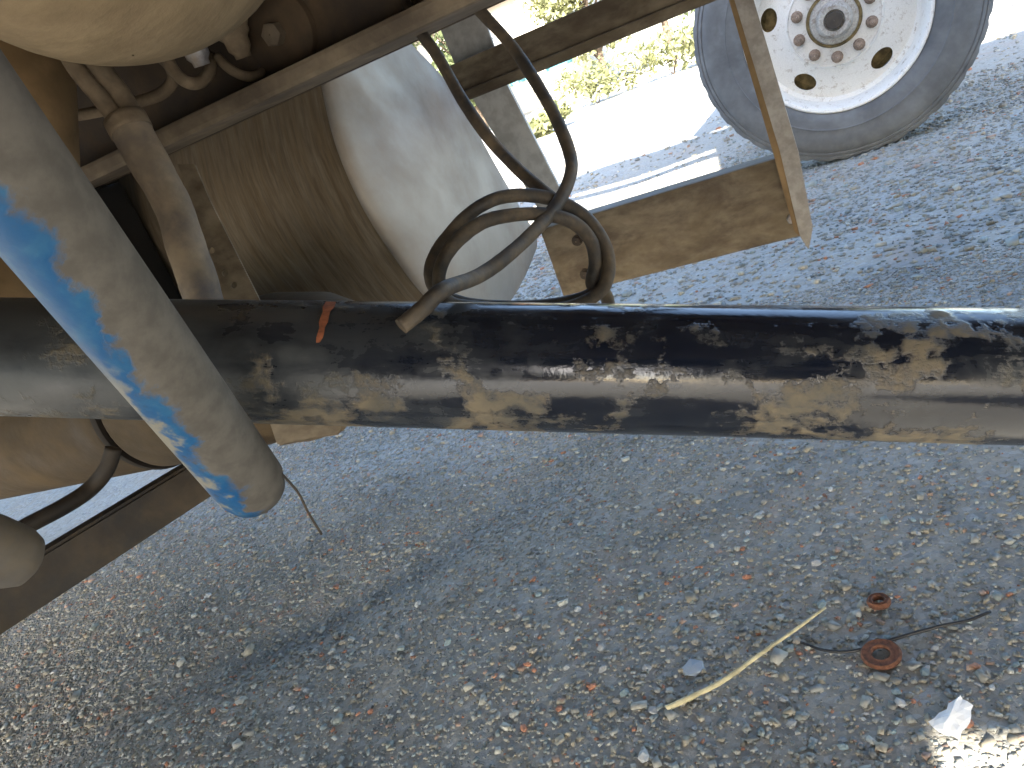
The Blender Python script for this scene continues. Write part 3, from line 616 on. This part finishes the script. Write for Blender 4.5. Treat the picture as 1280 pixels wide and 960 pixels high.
# crumpled white scrap
pts = [(1161, 903), (1185, 893), (1202, 882), (1216, 888), (1212, 905), (1199, 922), (1178, 917), (1188, 905)]
hs = [.004, .010, .017, .012, .006, .004, .004, .013]
bm = bmesh.new(); vv = [bm.verts.new(gp(x, y, h)) for (x, y), h in zip(pts, hs)]
for k in range(7): bm.faces.new((vv[k], vv[(k+1) % 7], vv[7]))
bmesh.ops.subdivide_edges(bm, edges=bm.edges[:], cuts=2, use_grid_fill=True)
for v in bm.verts: v.co += Vector((random.uniform(-1, 1), random.uniform(-1, 1), random.uniform(-.6, 1)))*.0012
ex = bmesh.ops.solidify(bm, geom=bm.faces[:], thickness=.0012)
tag(link('paper_scrap', bm2me(bm), paper_m), 'crumpled white scrap of paper near the lower right corner', 'scrap')

# ------------------------------------------------------------------ background: trees, shrubs, a house
def leaves_me(cs, n, size, squash=.9):
    """leaf-sized faces spread through clumps cs = [(centre, radius)]"""
    V = np.zeros((n, 4, 3)); tone = np.zeros((n, 4))
    w_ = np.array([c[1]**2 for c in cs]); w_ /= w_.sum(); pick = rng.choice(len(cs), n, p=w_)
    cc = np.array([list(c[0]) for c in cs])[pick]; rr = np.array([c[1] for c in cs])[pick]
    d = rng.normal(size=(n, 3)); d /= np.linalg.norm(d, axis=1)[:, None]
    p = cc+d*(rr*rng.uniform(.35, 1.08, n))[:, None]*np.array([1, 1, squash])
    a = rng.normal(size=(n, 3)); a /= np.linalg.norm(a, axis=1)[:, None]
    b = np.cross(a, rng.normal(size=(n, 3))); b /= np.linalg.norm(b, axis=1)[:, None]
    s = size*rng.uniform(.6, 1.4, n)[:, None]
    V[:, 0] = p-a*s; V[:, 1] = p-b*s*.45; V[:, 2] = p+a*s; V[:, 3] = p+b*s*.45; tone[:] = rng.random(n)[:, None]
    me = bpy.data.meshes.new('leaves'); me.from_pydata(V.reshape(-1, 3).tolist(), [], np.arange(n*4).reshape(-1, 4).tolist()); me.update()
    at = me.attributes.new('tone', 'FLOAT', 'POINT'); at.data.foreach_set('value', tone.reshape(-1)); return me
def tree(x, y, h, cr, label, mat, name='tree', n=5200, cat='tree', grp=None):
    t = root(name, label, cat, (x, y, 0), grp); base = Vector((x, y, -.05)); top = Vector((x+random.uniform(-.2, .2), y, h*.75))
    bm = bmesh.new(); tw_ = .05*h**.8*.5
    me = tube_me(smoothpath([base, base.lerp(top, .5)+Vector((random.uniform(-.1, .1), 0, 0)), top], 5), lambda u: tw_*(1.25-u), 10, .06)
    tr2 = link('trunk', me, trunk_m, t); cs = []
    for k in range(14):
        a = random.uniform(0, 2*PI); zz = random.uniform(.16, .95); rr = cr*(1.05-abs(zz-.6))*random.uniform(.35, .75)
        c_ = Vector((x+math.cos(a)*rr, y+math.sin(a)*rr, h*zz)); cs.append((c_, cr*random.uniform(.33, .52)))
        s0 = base.lerp(top, zz*.75); link('limb', tube_me([s0.lerp(c_, q/4) for q in range(5)], lambda u: tw_*.35*(1.1-u), 7), trunk_m, tr2)
    link('crown', leaves_me(cs, n, .05+.012*h), mat, t)
for x, y, h, cr, lb_, mt in ((-9.4, 22, 5.2, 1.9, 'green tree growing beyond the yard, leftmost of the row', leaf_a), (-6.1, 24, 4.6, 1.7, 'broad yellow green tree growing just right of the pale house', leaf_b), (-4.2, 25, 5.5, 2.0, 'green tree nearest the wheel in the row beyond the yard', leaf_a), (-12.5, 25, 6.0, 2.2, 'tall green tree behind the left end of the pale house', leaf_a), (-1.0, 27, 5.5, 2.1, 'green tree standing behind the wheel', leaf_a), (4, 26, 6, 2.2, 'green tree far right of the row beyond the yard', leaf_b)):
    tree(x, y, h, cr, lb_, mt, grp='trees beyond the yard')
def shrub(x, y, r, label, mat):
    t = root('shrub', label, 'shrub', (x, y, 0), 'shrubs at the edge of the yard')
    cs = [(Vector((x+random.uniform(-r, r)*.8, y+random.uniform(-r, r)*.5, r*random.uniform(.25, .75))), r*random.uniform(.35, .6)) for _ in range(6)]
    link('foliage', leaves_me(cs, 900, .06), mat, t)
    for k in range(3): link('stem', tube_me([Vector((x, y, -.02)), Vector((x+random.uniform(-r, r)*.3, y, r*.3)), cs[k][0]], .012, 6), trunk_m, t)
g = onG(676, 176); g2 = Vector((g.x, g.y, 0))
for (px, py), r, lb_, mt in (((684, 168), .36, 'low yellow green shrub beside the pale plate post', leaf_b), ((745, 118), .8, 'yellow green shrub on the sunlit yard edge, middle of three', leaf_b), ((836, 70), .9, 'yellow green shrub close to the tyre', leaf_b)):
    q = onG(px, py); d = math.hypot(q.x, q.y); k = min(1, 15/d); shrub(q.x*k, q.y*k, r*(.6+.4*k), lb_, mt)
HX0, HX1, HY = -14.5, -7.2, 27.0
H = root('house', 'pale plastered house with teal windows beyond the trees', 'house', ((HX0+HX1)/2, HY, 0))
box('wall', (HX0, HY, -.05), (HX1, HY+6, 3.6), wall_m, H, 0)
rf = link('roof', prism_me([(HX0-.3, HY-.4, 3.602), (HX0-.3, HY+6.4, 3.602), (HX0-.3, HY+3, 5.6)], (HX1-HX0+.6, 0, 0)), roof_m, H)
for x in (-13.4, -11.6, -9.8, -8.2):
    wi = link('window', None or pyd([], []), frame_m, H)
    bm = bmesh.new()
    for a, b in (((x-.5, HY-.05, 1.0), (x-.43, HY-.002, 2.3)), ((x+.43, HY-.05, 1.0), (x+.5, HY-.002, 2.3)), ((x-.428, HY-.05, 1.0), (x+.428, HY-.002, 1.07)), ((x-.428, HY-.05, 2.23), (x+.428, HY-.002, 2.3)), ((x-.03, HY-.05, 1.072), (x+.03, HY-.002, 2.228))): add_box(bm, a, b)
    me = bm2me(bm); me.materials.append(frame_m); wi.data = me
    for a, b in ((x-.427, x-.032), (x+.032, x+.427)): box('pane', (a, HY-.02, 1.073), (b, HY-.004, 2.227), glass_m, wi, 0)
print('stones', NST, 'tris', sum(len(o.data.polygons) for o in bpy.data.objects if o.type == 'MESH'))
